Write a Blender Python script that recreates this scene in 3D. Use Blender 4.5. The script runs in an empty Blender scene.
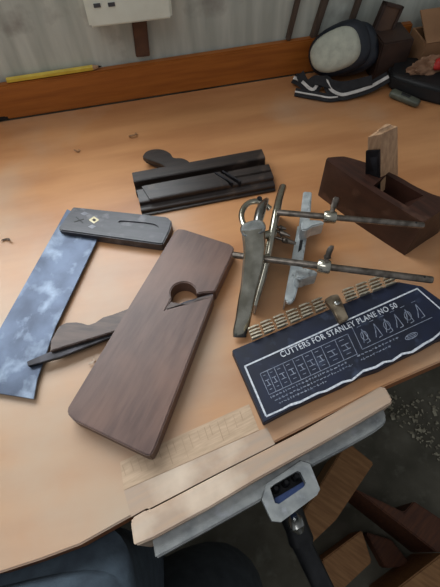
import bpy, bmesh, math, random
from mathutils import Vector, Matrix, noise
random.seed(7)
SC = bpy.context.scene
COL = SC.collection
BH = 0.90            # bench top height above the floor
CH = 0.43            # camera height above the bench top
F = 440.0
T, RL = math.radians(59), math.radians(-3)
RR = Matrix(((math.cos(RL), -math.sin(RL), 0), (math.sin(RL), math.cos(RL), 0), (0, 0, 1)))
MM = Matrix(((1, 0, 0), (0, math.sin(T), -math.cos(T)), (0, math.cos(T), math.sin(T)))) @ RR
YAW = Matrix.Rotation(-math.atan2(.074, .438), 3, 'Z')     # the back wall runs along X
MM = YAW @ MM
CAM = Vector((0, 0, BH + CH))

def P(x, y, h=0.0):
    """point of the photograph at height h above the bench top"""
    d = MM @ Vector((x - 220, 293.5 - y, -F))
    return CAM + d * ((h - CH) / d.z)
# back wall: vertical plane through two points of the foot of the backboard
A0 = YAW @ Vector((-.291, .589, BH)); A1 = YAW @ Vector((.147, .663, BH))
WD = (A1 - A0).normalized(); WN = Vector((WD.y, -WD.x, 0))      # along wall, towards viewer
BT = .011                                                        # backboard thickness
def Wp(x, y, off=0.0):
    """point of the photograph on the wall surface, off metres in front of it"""
    d = MM @ Vector((x - 220, 293.5 - y, -F))
    q = A0 - WN * BT + WN * off
    return CAM + d * ((q - CAM).dot(WN) / d.dot(WN))

# ---------------------------------------------------------------- materials
def srgb(r, g, b):
    f = lambda c: (c / 255 / 12.92) if c / 255 <= .04045 else ((c / 255 + .055) / 1.055) ** 2.4
    return (f(r), f(g), f(b), 1)
def mat(name, c1, c2=None, scale=20, rough=.5, metal=0, stretch=(1, 1, 1), rot=0, bump=.0, detail=6, lo=.35, hi=.65,
        c3=None, s3=5, lo3=.5, hi3=.7, spec=.5, dist=0.0, bscale=None, rough2=None, coat=0):
    m = bpy.data.materials.new(name); m.use_nodes = True
    n, l = m.node_tree.nodes, m.node_tree.links
    b = n['Principled BSDF']
    b.inputs['Roughness'].default_value = rough; b.inputs['Metallic'].default_value = metal
    b.inputs['Specular IOR Level'].default_value = spec
    b.inputs['Coat Weight'].default_value = coat
    tc = n.new('ShaderNodeTexCoord'); mp = n.new('ShaderNodeMapping')
    l.new(tc.outputs['Object'], mp.inputs[0]); mp.inputs['Scale'].default_value = stretch
    mp0 = None
    if rot:
        mp0 = n.new('ShaderNodeMapping'); mp0.inputs['Rotation'].default_value = (0, 0, rot)
        l.new(tc.outputs['Object'], mp0.inputs[0]); l.new(mp0.outputs[0], mp.inputs[0])
    def nz(s, d=detail, src=mp):
        t = n.new('ShaderNodeTexNoise'); t.inputs['Scale'].default_value = s; t.inputs['Detail'].default_value = d
        t.inputs['Distortion'].default_value = dist
        l.new(src.outputs[0], t.inputs['Vector']); return t
    t = nz(scale)
    r = n.new('ShaderNodeMapRange'); r.inputs[1].default_value = lo; r.inputs[2].default_value = hi
    l.new(t.outputs[0], r.inputs[0])
    mx = n.new('ShaderNodeMix'); mx.data_type = 'RGBA'
    mx.inputs[6].default_value = srgb(*c1); mx.inputs[7].default_value = srgb(*(c2 or c1))
    l.new(r.outputs[0], mx.inputs[0]); out = mx.outputs[2]
    if c3:
        t3 = nz(s3, 5, tc_out(tc)); r3 = n.new('ShaderNodeMapRange')
        r3.inputs[1].default_value = lo3; r3.inputs[2].default_value = hi3
        l.new(t3.outputs[0], r3.inputs[0])
        m3 = n.new('ShaderNodeMix'); m3.data_type = 'RGBA'; m3.inputs[7].default_value = srgb(*c3)
        l.new(r3.outputs[0], m3.inputs[0]); l.new(out, m3.inputs[6]); out = m3.outputs[2]
        if rough2 is not None:
            rr = n.new('ShaderNodeMapRange'); rr.inputs[3].default_value = rough; rr.inputs[4].default_value = rough2
            l.new(r3.outputs[0], rr.inputs[0]); l.new(rr.outputs[0], b.inputs['Roughness'])
    l.new(out, b.inputs['Base Color'])
    if bump:
        bt = nz(bscale or scale * 1.5); bp = n.new('ShaderNodeBump')
        bp.inputs['Strength'].default_value = bump; bp.inputs['Distance'].default_value = .001
        l.new(bt.outputs[0], bp.inputs['Height']); l.new(bp.outputs[0], b.inputs['Normal'])
    return m
class tc_out:
    def __init__(s, tc): s.outputs = [tc.outputs['Object']]

M = {}
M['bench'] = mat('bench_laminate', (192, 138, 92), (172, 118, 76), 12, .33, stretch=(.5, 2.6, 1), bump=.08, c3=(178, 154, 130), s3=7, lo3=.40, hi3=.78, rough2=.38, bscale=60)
def wear_sheen(m):
    # worn patches, with pale sheen painted into the colour towards the front left
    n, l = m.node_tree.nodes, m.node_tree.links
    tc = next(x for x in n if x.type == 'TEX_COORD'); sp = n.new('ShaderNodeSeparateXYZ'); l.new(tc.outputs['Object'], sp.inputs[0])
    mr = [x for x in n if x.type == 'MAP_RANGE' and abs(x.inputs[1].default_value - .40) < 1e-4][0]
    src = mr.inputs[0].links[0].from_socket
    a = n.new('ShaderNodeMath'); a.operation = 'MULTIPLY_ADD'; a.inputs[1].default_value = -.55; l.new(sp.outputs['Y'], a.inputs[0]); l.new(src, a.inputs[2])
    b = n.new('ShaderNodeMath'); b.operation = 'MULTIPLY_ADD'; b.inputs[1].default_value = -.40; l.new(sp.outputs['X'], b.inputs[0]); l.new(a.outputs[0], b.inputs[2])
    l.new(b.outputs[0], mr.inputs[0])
wear_sheen(M['bench'])
M['bench_edge'] = mat('bench_edge', (150, 92, 50), (120, 70, 36), 30, .5)
M['backboard'] = mat('backboard_wood', (166, 98, 38), (146, 82, 30), 14, .42, stretch=(1, 6, 14), bump=.1)
M['wall'] = mat('painted_boards', (194, 197, 186), (164, 168, 158), 16, .75, stretch=(3, 3, .35), bump=.3, c3=(122, 116, 108), s3=14, lo3=.56, hi3=.75)
M['walldark'] = mat('dark_batten', (88, 72, 60), (58, 46, 38), 30, .8, stretch=(3, 3, .5), bump=.2)
M['floor'] = mat('dirty_floor', (104, 100, 88), (78, 75, 64), 10, .95, bump=.5, c3=(112, 110, 98), s3=26, lo3=.55, hi3=.75)
M['walnut'] = mat('aged_beech', (100, 74, 64), (82, 58, 50), 26, .42, stretch=(1, 7, 3), rot=-.94, bump=.1, c3=(122, 88, 72), s3=12, lo3=.45, hi3=.8, dist=.3)
M['ebony'] = mat('dark_oiled_beech', (48, 38, 34), (34, 27, 24), 25, .36, stretch=(1, 8, 4), bump=.08, c3=(86, 70, 60), s3=40, lo3=.6, hi3=.8)
M['wedgewood'] = mat('wedge_wood', (92, 72, 62), (66, 50, 44), 40, .45, stretch=(1, 6, 1), rot=.3, bump=.1)
M['stock'] = mat('ebony_stock', (60, 58, 64), (44, 43, 48), 40, .36, stretch=(1, 5, 1), rot=.42, bump=.08, c3=(98, 96, 100), s3=60, lo3=.58, hi3=.75)
M['bluesteel'] = mat('blued_steel', (74, 84, 102), (50, 58, 74), 30, .36, .5, bump=.08, c3=(134, 146, 162), s3=42, lo3=.5, hi3=.78, dist=.25, rough2=.5)
M['iron'] = mat('dark_iron', (56, 54, 58), (34, 32, 34), 60, .4, .7, bump=.1)
M['brass'] = mat('worn_brass', (196, 186, 160), (150, 140, 112), 60, .35, .6)
M['nickel'] = mat('nickel_plate', (190, 185, 170), (146, 141, 126), 60, .2, .95, bump=.15, c3=(150, 144, 128), s3=40, lo3=.58, hi3=.85, rough2=.3)
M['rod'] = mat('steel_rod', (150, 140, 130), (98, 90, 82), 120, .34, .9, bump=.1)
M['galv'] = mat('cast_fence_plate', (214, 218, 218), (172, 178, 180), 80, .4, .6, bump=.25, c3=(92, 94, 96), s3=90, lo3=.6, hi3=.75)
M['navy'] = mat('navy_paper', (12, 22, 48), (8, 14, 32), 40, .58, bump=.1, c3=(58, 68, 90), s3=60, lo3=.6, hi3=.8)
M['white'] = mat('label_white', (214, 216, 220), (170, 176, 186), 300, .6)
M['print'] = mat('faded_print', (150, 156, 170), (104, 112, 130), 260, .6)
M['cutter'] = mat('cutter_steel', (226, 216, 194), (150, 138, 118), 130, .38, .7, bump=.2)
M['smooth'] = mat('brown_beech', (62, 37, 28), (44, 26, 20), 24, .42, stretch=(1, 7, 2), spec=.35, rot=1.03, bump=.12, c3=(100, 72, 58), s3=30, lo3=.58, hi3=.8)
M['palewood'] = mat('pale_beech', (188, 152, 118), (158, 122, 92), 40, .5, stretch=(6, 6, .8), bump=.1)
M['maple'] = mat('pale_jaw_wood', (178, 150, 126), (166, 146, 128), 14, .55, stretch=(1, 9, 3), rot=-.25, bump=.15, c3=(216, 196, 174), s3=12)
M['maple2'] = mat('grey_jaw_wood', (190, 162, 134), (174, 148, 120), 50, .6, stretch=(1, 7, 3), rot=-.25, bump=.3)
M['gap'] = mat('crack', (60, 42, 30), (40, 28, 20), 30, .9)
M['vise'] = mat('grey_cast_iron', (142, 144, 142), (108, 111, 112), 60, .5, .2, bump=.4, c3=(140, 142, 146), s3=110, lo3=.58, hi3=.75)
M['visedark'] = mat('black_greasy_iron', (44, 44, 46), (26, 26, 28), 60, .4, .6, bump=.2)
M['chrome'] = mat('bare_steel', (190, 190, 186), (140, 140, 138), 60, .25, 1)
M['blue'] = mat('blue_paint', (44, 70, 122), (30, 50, 96), 40, .5)
M['cloth'] = mat('dark_blue_cloth', (58, 70, 80), (44, 54, 64), 60, .9, bump=.5, bscale=300)
M['trousers'] = mat('dark_trousers', (40, 46, 50), (28, 34, 38), 60, .9, bump=.4, bscale=260)
M['boot'] = mat('black_leather', (30, 28, 28), (20, 18, 18), 60, .5, bump=.3)
M['offcut'] = mat('raw_offcut', (150, 108, 66), (128, 88, 50), 20, .7, stretch=(1, 8, 3), rot=.8, bump=.2)
M['offcut_red'] = mat('reddish_offcut', (92, 50, 24), (70, 36, 18), 20, .7, stretch=(1, 8, 3), rot=-.5, bump=.2)
M['pencil'] = mat('yellow_paint', (214, 186, 70), (196, 166, 56), 60, .4)
M['plastic'] = mat('cream_plastic', (226, 229, 214), (218, 220, 204), 40, .45)
M['mark'] = mat('dark_mark', (70, 72, 76), (60, 60, 64), 60, .6)
M['pad'] = mat('grey_foam', (182, 183, 166), (164, 164, 150), 90, .8, bump=.4, bscale=400)
M['padrim'] = mat('dark_blue_shell', (30, 36, 46), (20, 25, 34), 40, .5, bump=.2)
M['strap'] = mat('black_webbing', (34, 32, 34), (24, 22, 24), 90, .85, bump=.3)
M['strapw'] = mat('white_webbing', (210, 204, 198), (180, 174, 168), 90, .85)
M['card'] = mat('cardboard', (156, 116, 82), (132, 96, 66), 20, .85, bump=.2)
M['sack'] = mat('brown_paper', (146, 110, 84), (114, 84, 62), 30, .8, bump=.3)
M['black'] = mat('black_plastic', (22, 21, 22), (16, 15, 16), 40, .55)
M['darkbox'] = mat('dark_stained_wood', (64, 44, 34), (44, 30, 24), 30, .6, bump=.1)
M['red'] = mat('red_plastic', (176, 40, 34), (150, 30, 28), 40, .45)
M['knife'] = mat('grey_green_handle', (92, 94, 80), (70, 72, 62), 60, .45)
M['shaving'] = mat('wood_shaving', (150, 112, 78), (110, 80, 54), 60, .7)
M['chip'] = mat('wood_chip', (176, 170, 148), (116, 110, 94), 60, .8)

# ---------------------------------------------------------------- builders
WX0, WX1, WZ0, WZ1 = -.80, .06, 1.16, 2.05      # window opening
def V(*a): return Vector(a)
def finish(bm, name, m, parent=None, smooth=False, bevel=0, seg=2, base=None, sharp=None):
    """link bm (world coordinates) as one mesh object"""
    if bevel:
        bmesh.ops.remove_doubles(bm, verts=bm.verts, dist=1e-6)
        es = [e for e in bm.edges if len(e.link_faces) == 2 and e.calc_face_angle(0) > .5]
        bmesh.ops.bevel(bm, geom=es, offset=bevel, segments=seg, affect='EDGES', clamp_overlap=True)
    bmesh.ops.recalc_face_normals(bm, faces=bm.faces)
    if parent is not None:
        base = Vector(parent['_b'])
    elif base is None:
        xs = [v.co for v in bm.verts]
        base = Vector(((min(v.x for v in xs) + max(v.x for v in xs)) / 2, (min(v.y for v in xs) + max(v.y for v in xs)) / 2, min(v.z for v in xs)))
    bmesh.ops.translate(bm, verts=bm.verts, vec=-base)
    me = bpy.data.meshes.new(name); bm.to_mesh(me); bm.free()
    for p in me.polygons: p.use_smooth = smooth
    ms = m if isinstance(m, (list, tuple)) else [m]
    for x in ms: me.materials.append(x)
    if smooth:
        me.set_sharp_from_angle(angle=sharp or math.radians(42))
    o = bpy.data.objects.new(name, me); COL.objects.link(o)
    if parent is None:
        o.location = base; o['_b'] = tuple(base)
    else:
        o.parent = parent
        o['_b'] = parent['_b']
    return o
def thing(name, label, cat, loc, group=None):
    o = bpy.data.objects.new(name, None); COL.objects.link(o)
    o.empty_display_size = .02
    o.location = loc; o['_b'] = tuple(loc)
    if label: o['label'] = label; o['category'] = cat
    if group: o['group'] = group
    return o
def tag(o, label, cat, group=None, kind=None):
    if label: o['label'] = label
    if cat: o['category'] = cat
    if group: o['group'] = group
    if kind: o['kind'] = kind
    return o
def struct(o):
    o['kind'] = 'structure'; return o
def loopface(bm, vs):
    try: return bm.faces.new(vs)
    except ValueError: return None
def add_prism(bm, bot, top):
    b = [bm.verts.new(v) for v in bot]; t = [bm.verts.new(v) for v in top]
    n = len(b)
    f1 = loopface(bm, b[::-1]); f2 = loopface(bm, t)
    for i in range(n): loopface(bm, (b[i], b[(i + 1) % n], t[(i + 1) % n], t[i]))
    return b, t
def slab(pts, h0, h1):
    """vertical prism from photograph points read at the height of its top face"""
    bm = bmesh.new()
    tp = [P(x, y, h1) for x, y in pts]
    add_prism(bm, [V(v.x, v.y, BH + h0) for v in tp], tp)
    return bm
def add_box(bm, c, sx, sy, sz, rot=None):
    vs = []
    for z in (-.5, .5):
        for x, y in ((-.5, -.5), (.5, -.5), (.5, .5), (-.5, .5)):
            v = V(x * sx, y * sy, z * sz)
            if rot is not None: v = rot @ v
            vs.append(Vector(c) + v)
    add_prism(bm, vs[:4], vs[4:])
def add_tube(bm, path, rads, n=14, side=None, power=2.0, caps=True):
    """tube through path; rads: r or (ra, rb); ra along 'side' when given"""
    path = [Vector(p) for p in path]
    if not isinstance(rads, (list, tuple)) or (len(rads) == 2 and len(path) != 2 and not isinstance(rads[0], tuple)):
        rads = [rads] * len(path)
    rings = []
    prev = None
    for i, p in enumerate(path):
        if i == 0: t = path[1] - p
        elif i == len(path) - 1: t = p - path[i - 1]
        else: t = (path[i + 1] - p).normalized() + (p - path[i - 1]).normalized()
        t.normalize()
        if side is not None: a = Vector(side)
        elif prev is not None: a = prev
        else: a = V(0, 0, 1) if abs(t.z) < .9 else V(1, 0, 0)
        a = (a - t * a.dot(t)).normalized(); prev = a
        b = t.cross(a)
        r = rads[i]; ra, rb = r if isinstance(r, (tuple, list)) else (r, r)
        ring = []
        for k in range(n):
            th = 2 * math.pi * k / n
            c, s = math.cos(th), math.sin(th)
            c = math.copysign(abs(c) ** (2 / power), c); s = math.copysign(abs(s) ** (2 / power), s)
            ring.append(bm.verts.new(p + a * ra * c + b * rb * s))
        rings.append(ring)
    for i in range(len(rings) - 1):
        for k in range(n):
            loopface(bm, (rings[i][k], rings[i][(k + 1) % n], rings[i + 1][(k + 1) % n], rings[i + 1][k]))
    if caps:
        loopface(bm, rings[0][::-1]); loopface(bm, rings[-1])
    return rings
def smooth_path(pts, n=6):
    """Catmull-Rom through tuples of any length"""
    out = []
    q = [pts[0]] + list(pts) + [pts[-1]]
    for i in range(1, len(q) - 2):
        for k in range(n):
            t = k / n
            out.append(tuple(.5 * (2 * q[i][j] + (q[i + 1][j] - q[i - 1][j]) * t + (2 * q[i - 1][j] - 5 * q[i][j] + 4 * q[i + 1][j] - q[i + 2][j]) * t * t
                       + (-q[i - 1][j] + 3 * q[i][j] - 3 * q[i + 1][j] + q[i + 2][j]) * t ** 3) for j in range(len(q[i]))))
    out.append(tuple(pts[-1])); return out
def strip_on(bm, a, b, w, z0, z1):
    """thin bar from a to b (world, xy), width w"""
    d = (b - a); d.z = 0; d.normalize(); n = V(-d.y, d.x, 0) * w / 2
    q = [a - n, b - n, b + n, a + n]
    add_prism(bm, [V(v.x, v.y, z0) for v in q], [V(v.x, v.y, z1) for v in q])
def boolean(o, cut_bm):
    me = bpy.data.meshes.new('cut'); bmesh.ops.recalc_face_normals(cut_bm, faces=cut_bm.faces)
    bmesh.ops.translate(cut_bm, verts=cut_bm.verts, vec=-Vector(o['_b']))
    cut_bm.to_mesh(me); cut_bm.free()
    c = bpy.data.objects.new('cut', me); COL.objects.link(c)
    c.matrix_world = Matrix.Translation(Vector(o['_b']))
    bpy.context.view_layer.update()
    md = o.modifiers.new('b', 'BOOLEAN'); md.operation = 'DIFFERENCE'; md.object = c; md.solver = 'EXACT'
    bpy.context.view_layer.update()
    dg = bpy.context.evaluated_depsgraph_get()
    nm = bpy.data.meshes.new_from_object(o.evaluated_get(dg))
    o.modifiers.clear(); o.data = nm
    bpy.data.objects.remove(c)

# ================================================================ SETTING
def build_setting():
    bm = bmesh.new(); add_box(bm, (0.2, .3, -.01), 3.6, 3.4, .02)
    struct(finish(bm, 'floor', M['floor']))
    # wall behind the bench, with the window above the frame of the photo
    y0 = A0.y + BT; x0, x1, zs, zt = WX0, WX1, WZ0, WZ1
    bm = bmesh.new()
    def box(xa, xb, za, zb): add_box(bm, ((xa + xb) / 2, y0 + .04, (za + zb) / 2), xb - xa, .08, zb - za)
    box(-1.7, 1.7, 0, zs); box(-1.7, 1.7, zt, 2.4); box(-1.7, x0, zs, zt); box(x1, 1.7, zs, zt)
    struct(finish(bm, 'wall_back', M['wall'], base=V(0, y0, 0)))
    w = thing('window_1', None, None, ((x0 + x1) / 2, y0 + .04, zs)); 
    for k in ('label', 'category'):
        if k in w: del w[k]
    w['kind'] = 'structure'
    bm = bmesh.new()
    for xa, xb, za, zb in ((x0, x1, zs, zs + .03), (x0, x1, zt - .03, zt), (x0, x0 + .03, zs, zt), (x1 - .03, x1, zs, zt), ((x0 + x1) / 2 - .012, (x0 + x1) / 2 + .012, zs, zt)):
        add_box(bm, ((xa + xb) / 2, y0 + .03, (za + zb) / 2), xb - xa, .03, zb - za)
    finish(bm, 'window_frame', M['plastic'], w)
build_setting()

# workbench ------------------------------------------------------
front = [(-90, 588), (-40, 580), (0, 573), (40, 560), (80, 545), (130, 517), (250, 455), (385, 386), (440, 362), (480, 344)]
bench = thing('workbench', 'long orange-brown workbench top carrying all the hand tools', 'workbench', (0, .3, 0))
def build_bench():
    fp = [P(x, y, 0) for x, y in front]
    fp = [V(-1.0, fp[0].y - .02, BH)] + fp + [V(1.0, fp[-1].y + .2, BH)]
    back = [V(1.0, A0.y, BH), V(-1.0, A0.y, BH)]
    q = fp + back
    bm = bmesh.new()
    add_prism(bm, [V(v.x, v.y, BH - .022) for v in q], [V(v.x, v.y, BH) for v in q])
    for f in bm.faces: f.material_index = 0 if abs(f.normal.z) > .5 or True else 1
    bm.normal_update()
    for f in bm.faces: f.material_index = 0 if abs(f.normal.z) > .5 else 1
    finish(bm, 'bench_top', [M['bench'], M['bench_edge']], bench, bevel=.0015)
    for x, y in ((-.92, .12), (-.92, .55), (.92, .42), (.92, .56)):
        bm = bmesh.new(); add_box(bm, (x, y, (BH - .022) / 2), .07, .07, BH - .022)
        finish(bm, 'leg', M['offcut'], bench, bevel=.003)
    # inlaid strips beside the vise jaw (flush, only a hair proud)
    bm = slab([(120, 462), (249, 404), (259, 430), (124, 490)], -.002, .0006)
    finish(bm, 'inlay_strip', M['maple2'], bench)['label'] = 'pale wooden strip with rough saw marks'
    bm = slab([(124, 490.6), (259, 430.6), (267, 427.5), (275, 444), (220, 471.8), (149, 508.8), (146, 508.4), (131, 517)], -.002, .0006)
    finish(bm, 'inlay_strip', M['maple'], bench)['label'] = 'smooth pale wooden strip'
    # saw kerfs across the first strip
    bm = bmesh.new()
    for i in range(17):
        t = (i + random.uniform(-.2, .2)) / 17
        x0, y0 = 122 + 124 * t, 463 - 57 * t
        L = random.uniform(.35, .9)
        strip_on(bm, P(x0 + 1, y0 + 2, 0), P(x0 + 1 + 8 * L, y0 + 2 + 24 * L, 0), .0007, BH + .0005, BH + .0009)
    finish(bm, 'saw_marks', mat('kerf', (178, 152, 126), (160, 134, 108), 60, .8), bench, )['kind'] = 'stuff'
build_bench()

bm = bmesh.new()
def wbox(s0, s1, d0, d1, z0, z1):
    q = [A0 + WD * s0 + WN * d0, A0 + WD * s1 + WN * d0, A0 + WD * s1 + WN * d1, A0 + WD * s0 + WN * d1]
    bb = bmesh.new()
    add_prism(bb, [V(v.x, v.y, z0) for v in q], [V(v.x, v.y, z1) for v in q]); return bb
BBH = .054
bm = wbox(-.7, .62, -BT, 0, BH, BH + BBH)
tag(finish(bm, 'backboard', M['backboard'], bevel=.002), 'low orange-brown wooden upstand along the back of the bench against the wall', 'backboard')

# ================================================================ BIG MOULDING PLANE
def moulding_plane():
    H1 = .020
    t = thing('moulding_plane', 'large brown wooden moulding plane lying on its side with round hole', 'wooden plane', P(150, 340, 0))
    c = [(183.5 + 13.2 * math.cos(a), 293.5 - 11.5 * math.sin(a)) for a in [math.radians(d) for d in range(-2, 205, 12)]]
    pts = [(174, 232), (178, 228.5), (184, 229), (229, 243.5), (234, 247), (233.5, 252), (215, 291.5)] + [(203, 292.5)] + c + [(170, 301), (165.5, 309.5), (213.5, 296), (186, 368), (155, 448), (150.5, 456), (145, 455), (73, 420), (67, 413), (68, 407), (120, 321)]
    bm = slab(pts[::-1], 0, H1)
    finish(bm, 'body', M['walnut'], t, bevel=.0012)
    # boxing in the throat: iron end filling the slanted slot
    bm = slab([(168, 309), (186, 301), (213, 293.6), (212.5, 295.6), (190, 302)][::-1], .004, H1 - .003)
    finish(bm, 'mouth_iron', M['iron'], t)['label'] = 'grey iron end in the slanted mouth'
    bm = slab([(165.8, 309), (171, 302), (186, 304.8), (199, 298), (213.5, 294.5), (213, 296.4)][::-1], .003, H1 - .0012)
    finish(bm, 'wedge_tip', M['wedgewood'], t)
    top = [(50, 351), (51, 340), (59, 326), (66, 322.5), (76, 322), (82, 323), (88, 325), (95, 322.5), (103, 317), (112, 314.5), (128, 308.5), (136, 306), (136, 327), (115, 331)]
    bm = slab(top[::-1], .0085, .0165)
    finish(bm, 'wedge', M['wedgewood'], t, bevel=.0008)['label'] = 'dark wooden wedge with wavy edge'
    bm = slab([(26.5, 361.5), (50, 351.5), (115, 331), (136, 325), (136, 332), (110, 337.5), (60, 357), (28, 366)][::-1], .0075, .012)
    finish(bm, 'iron', M['iron'], t, bevel=.0005)['label'] = 'narrow black iron pointing left'
moulding_plane()

# ================================================================ TRY SQUARE
def try_square():
    t = thing('try_square', 'large try square with dark stock and mottled blue steel blade', 'try square', P(100, 240, 0))
    bm = slab([(67, 209), (100, 225), (97, 240), (55, 328), (37, 380), (33.5, 399), (-34, 388), (0, 328)][::-1], .0042, .0066)
    finish(bm, 'blade', M['bluesteel'], t, bevel=.0004)
    bm = slab([(73, 206.5), (120, 211.5), (167, 216.5), (172, 221.5), (170, 230), (163, 244), (158, 243.8), (61, 230.5), (58, 228)][::-1], 0, .014)
    st = finish(bm, 'stock', M['stock'], t, bevel=.0014)
    cut = bmesh.new()
    tp = smooth_path([(118, 221.5), (122, 219.5), (150, 222), (158, 225.5), (154, 228), (122, 224)], 4)
    q = [P(x, y, .016) for x, y in tp[::-1]]
    add_prism(cut, [V(v.x, v.y, BH + .0125) for v in q], q)
    boolean(st, cut)
    def diamond(x, y, rx, ry, m, nm, lab=None):
        bm = slab([(x - rx, y), (x, y + ry), (x + rx, y), (x, y - ry)], .0135, .0144)
        o = finish(bm, nm, m, t)
        if lab: o['label'] = lab
    diamond(94, 219.8, 5.2, 3.6, M['brass'], 'brass_inlay', 'pale diamond-shaped inlay')
    bm = slab([(92, 219.8), (94, 221.4), (96.2, 219.8), (94, 218.2)], .0143, .0147)
    finish(bm, 'rivet', M['iron'], t)
    for x, y in ((84.5, 213.5), (92, 226.5)):
        bm = slab([(x - 4, y), (x, y + 2), (x + 4, y - .2), (x, y - 2)], .0135, .0142)
        finish(bm, 'brass_inlay', mat('dull_brass', (112, 112, 116), (92, 92, 98), 60, .4, .4), t)['label'] = 'dull worn inlay mark'
    bm = bmesh.new()
    strip_on(bm, P(76, 217, .014), P(83, 223, .014), .0012, BH + .0136, BH + .0143)
    strip_on(bm, P(74, 222, .014), P(84, 219, .014), .0012, BH + .0136, BH + .0143)
    finish(bm, 'scratch_mark', M['black'], t)
try_square()

# ================================================================ DARK HOLLOW PLANE (behind)
def dark_plane():
    o = P(132.5, 172, .022); o.z = BH
    e = P(261, 148.5, .022); e.z = BH
    u = (e - o); L = u.length; u.normalize(); v = V(u.y, -u.x, 0)
    t = thing('moulding_plane', 'small dark moulding plane with stepped side lying behind the try square', 'wooden plane', (o + e) / 2 + v * .03)
    def pt(s, d, h): return V(0, 0, 0) + o + u * s + v * d + V(0, 0, h)
    def extr(prof, s0, s1, nm, m, bev=.0006, sk=0):
        bm = bmesh.new()
        add_prism(bm, [pt(s0 + sk * d, d, h) for d, h in prof], [pt(s1 + sk * d, d, h) for d, h in prof])
        return finish(bm, nm, m, t, bevel=bev)
    # full cross section, moulded
    prof = [(0, 0), (0, .021), (.001, .022), (.017, .022), (.018, .021), (.0185, .011), (.026, .011), (.026, 0)]
    extr(prof, -.001, L + .001, 'body', M['ebony'], bev=.0006)
    prof = [(.0262, 0), (.0262, .015), (.028, .0165), (.047, .0150), (.0485, .0140), (.049, .0095), (.052, .0085), (.055, .0085), (.0565, .0075), (.057, .0035), (.060, .003), (.060, 0)]
    extr(prof, .001, L + .004, 'moulded_side', M['ebony'], bev=.0004)
    # raised cheek left of the mouth and the slanted mouth
    extr([(.025, .015), (.025, .0195), (.048, .018), (.0495, .017), (.0495, .010), (.045, .010)], .001, L * .60, 'cheek', M['ebony'], sk=.28)
    extr([(.0265, .0145), (.0265, .0185), (.038, .0175), (.0385, .014)], L * .70, L + .0036, 'rail', M['ebony'], bev=.0008)
    bm = bmesh.new()
    for s in (.60, .66):
        a, b = pt(L * s, .026, 0), pt(L * s + .018, .050, 0)
        strip_on(bm, a, b, .0022, BH + .012, BH + .0205)
    finish(bm, 'iron', M['iron'], t)
    tp = smooth_path([(142.5, 156.5), (146, 151.5), (154, 149), (163, 149.5), (170, 153), (173.5, 157.5), (182, 158), (189, 161.5), (190, 167), (172, 169), (160, 163.5), (148, 159.5)], 3)
    bm = slab(tp[::-1], .010, .016)
    finish(bm, 'wedge', M['ebony'], t, bevel=.0006)['label'] = 'rounded wedge end sticking out'
    bm = slab([(143, 158), (150, 159), (168, 167), (164, 169), (146, 161)][::-1], .006, .0095)
    finish(bm, 'iron', M['iron'], t)
dark_plane()

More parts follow.
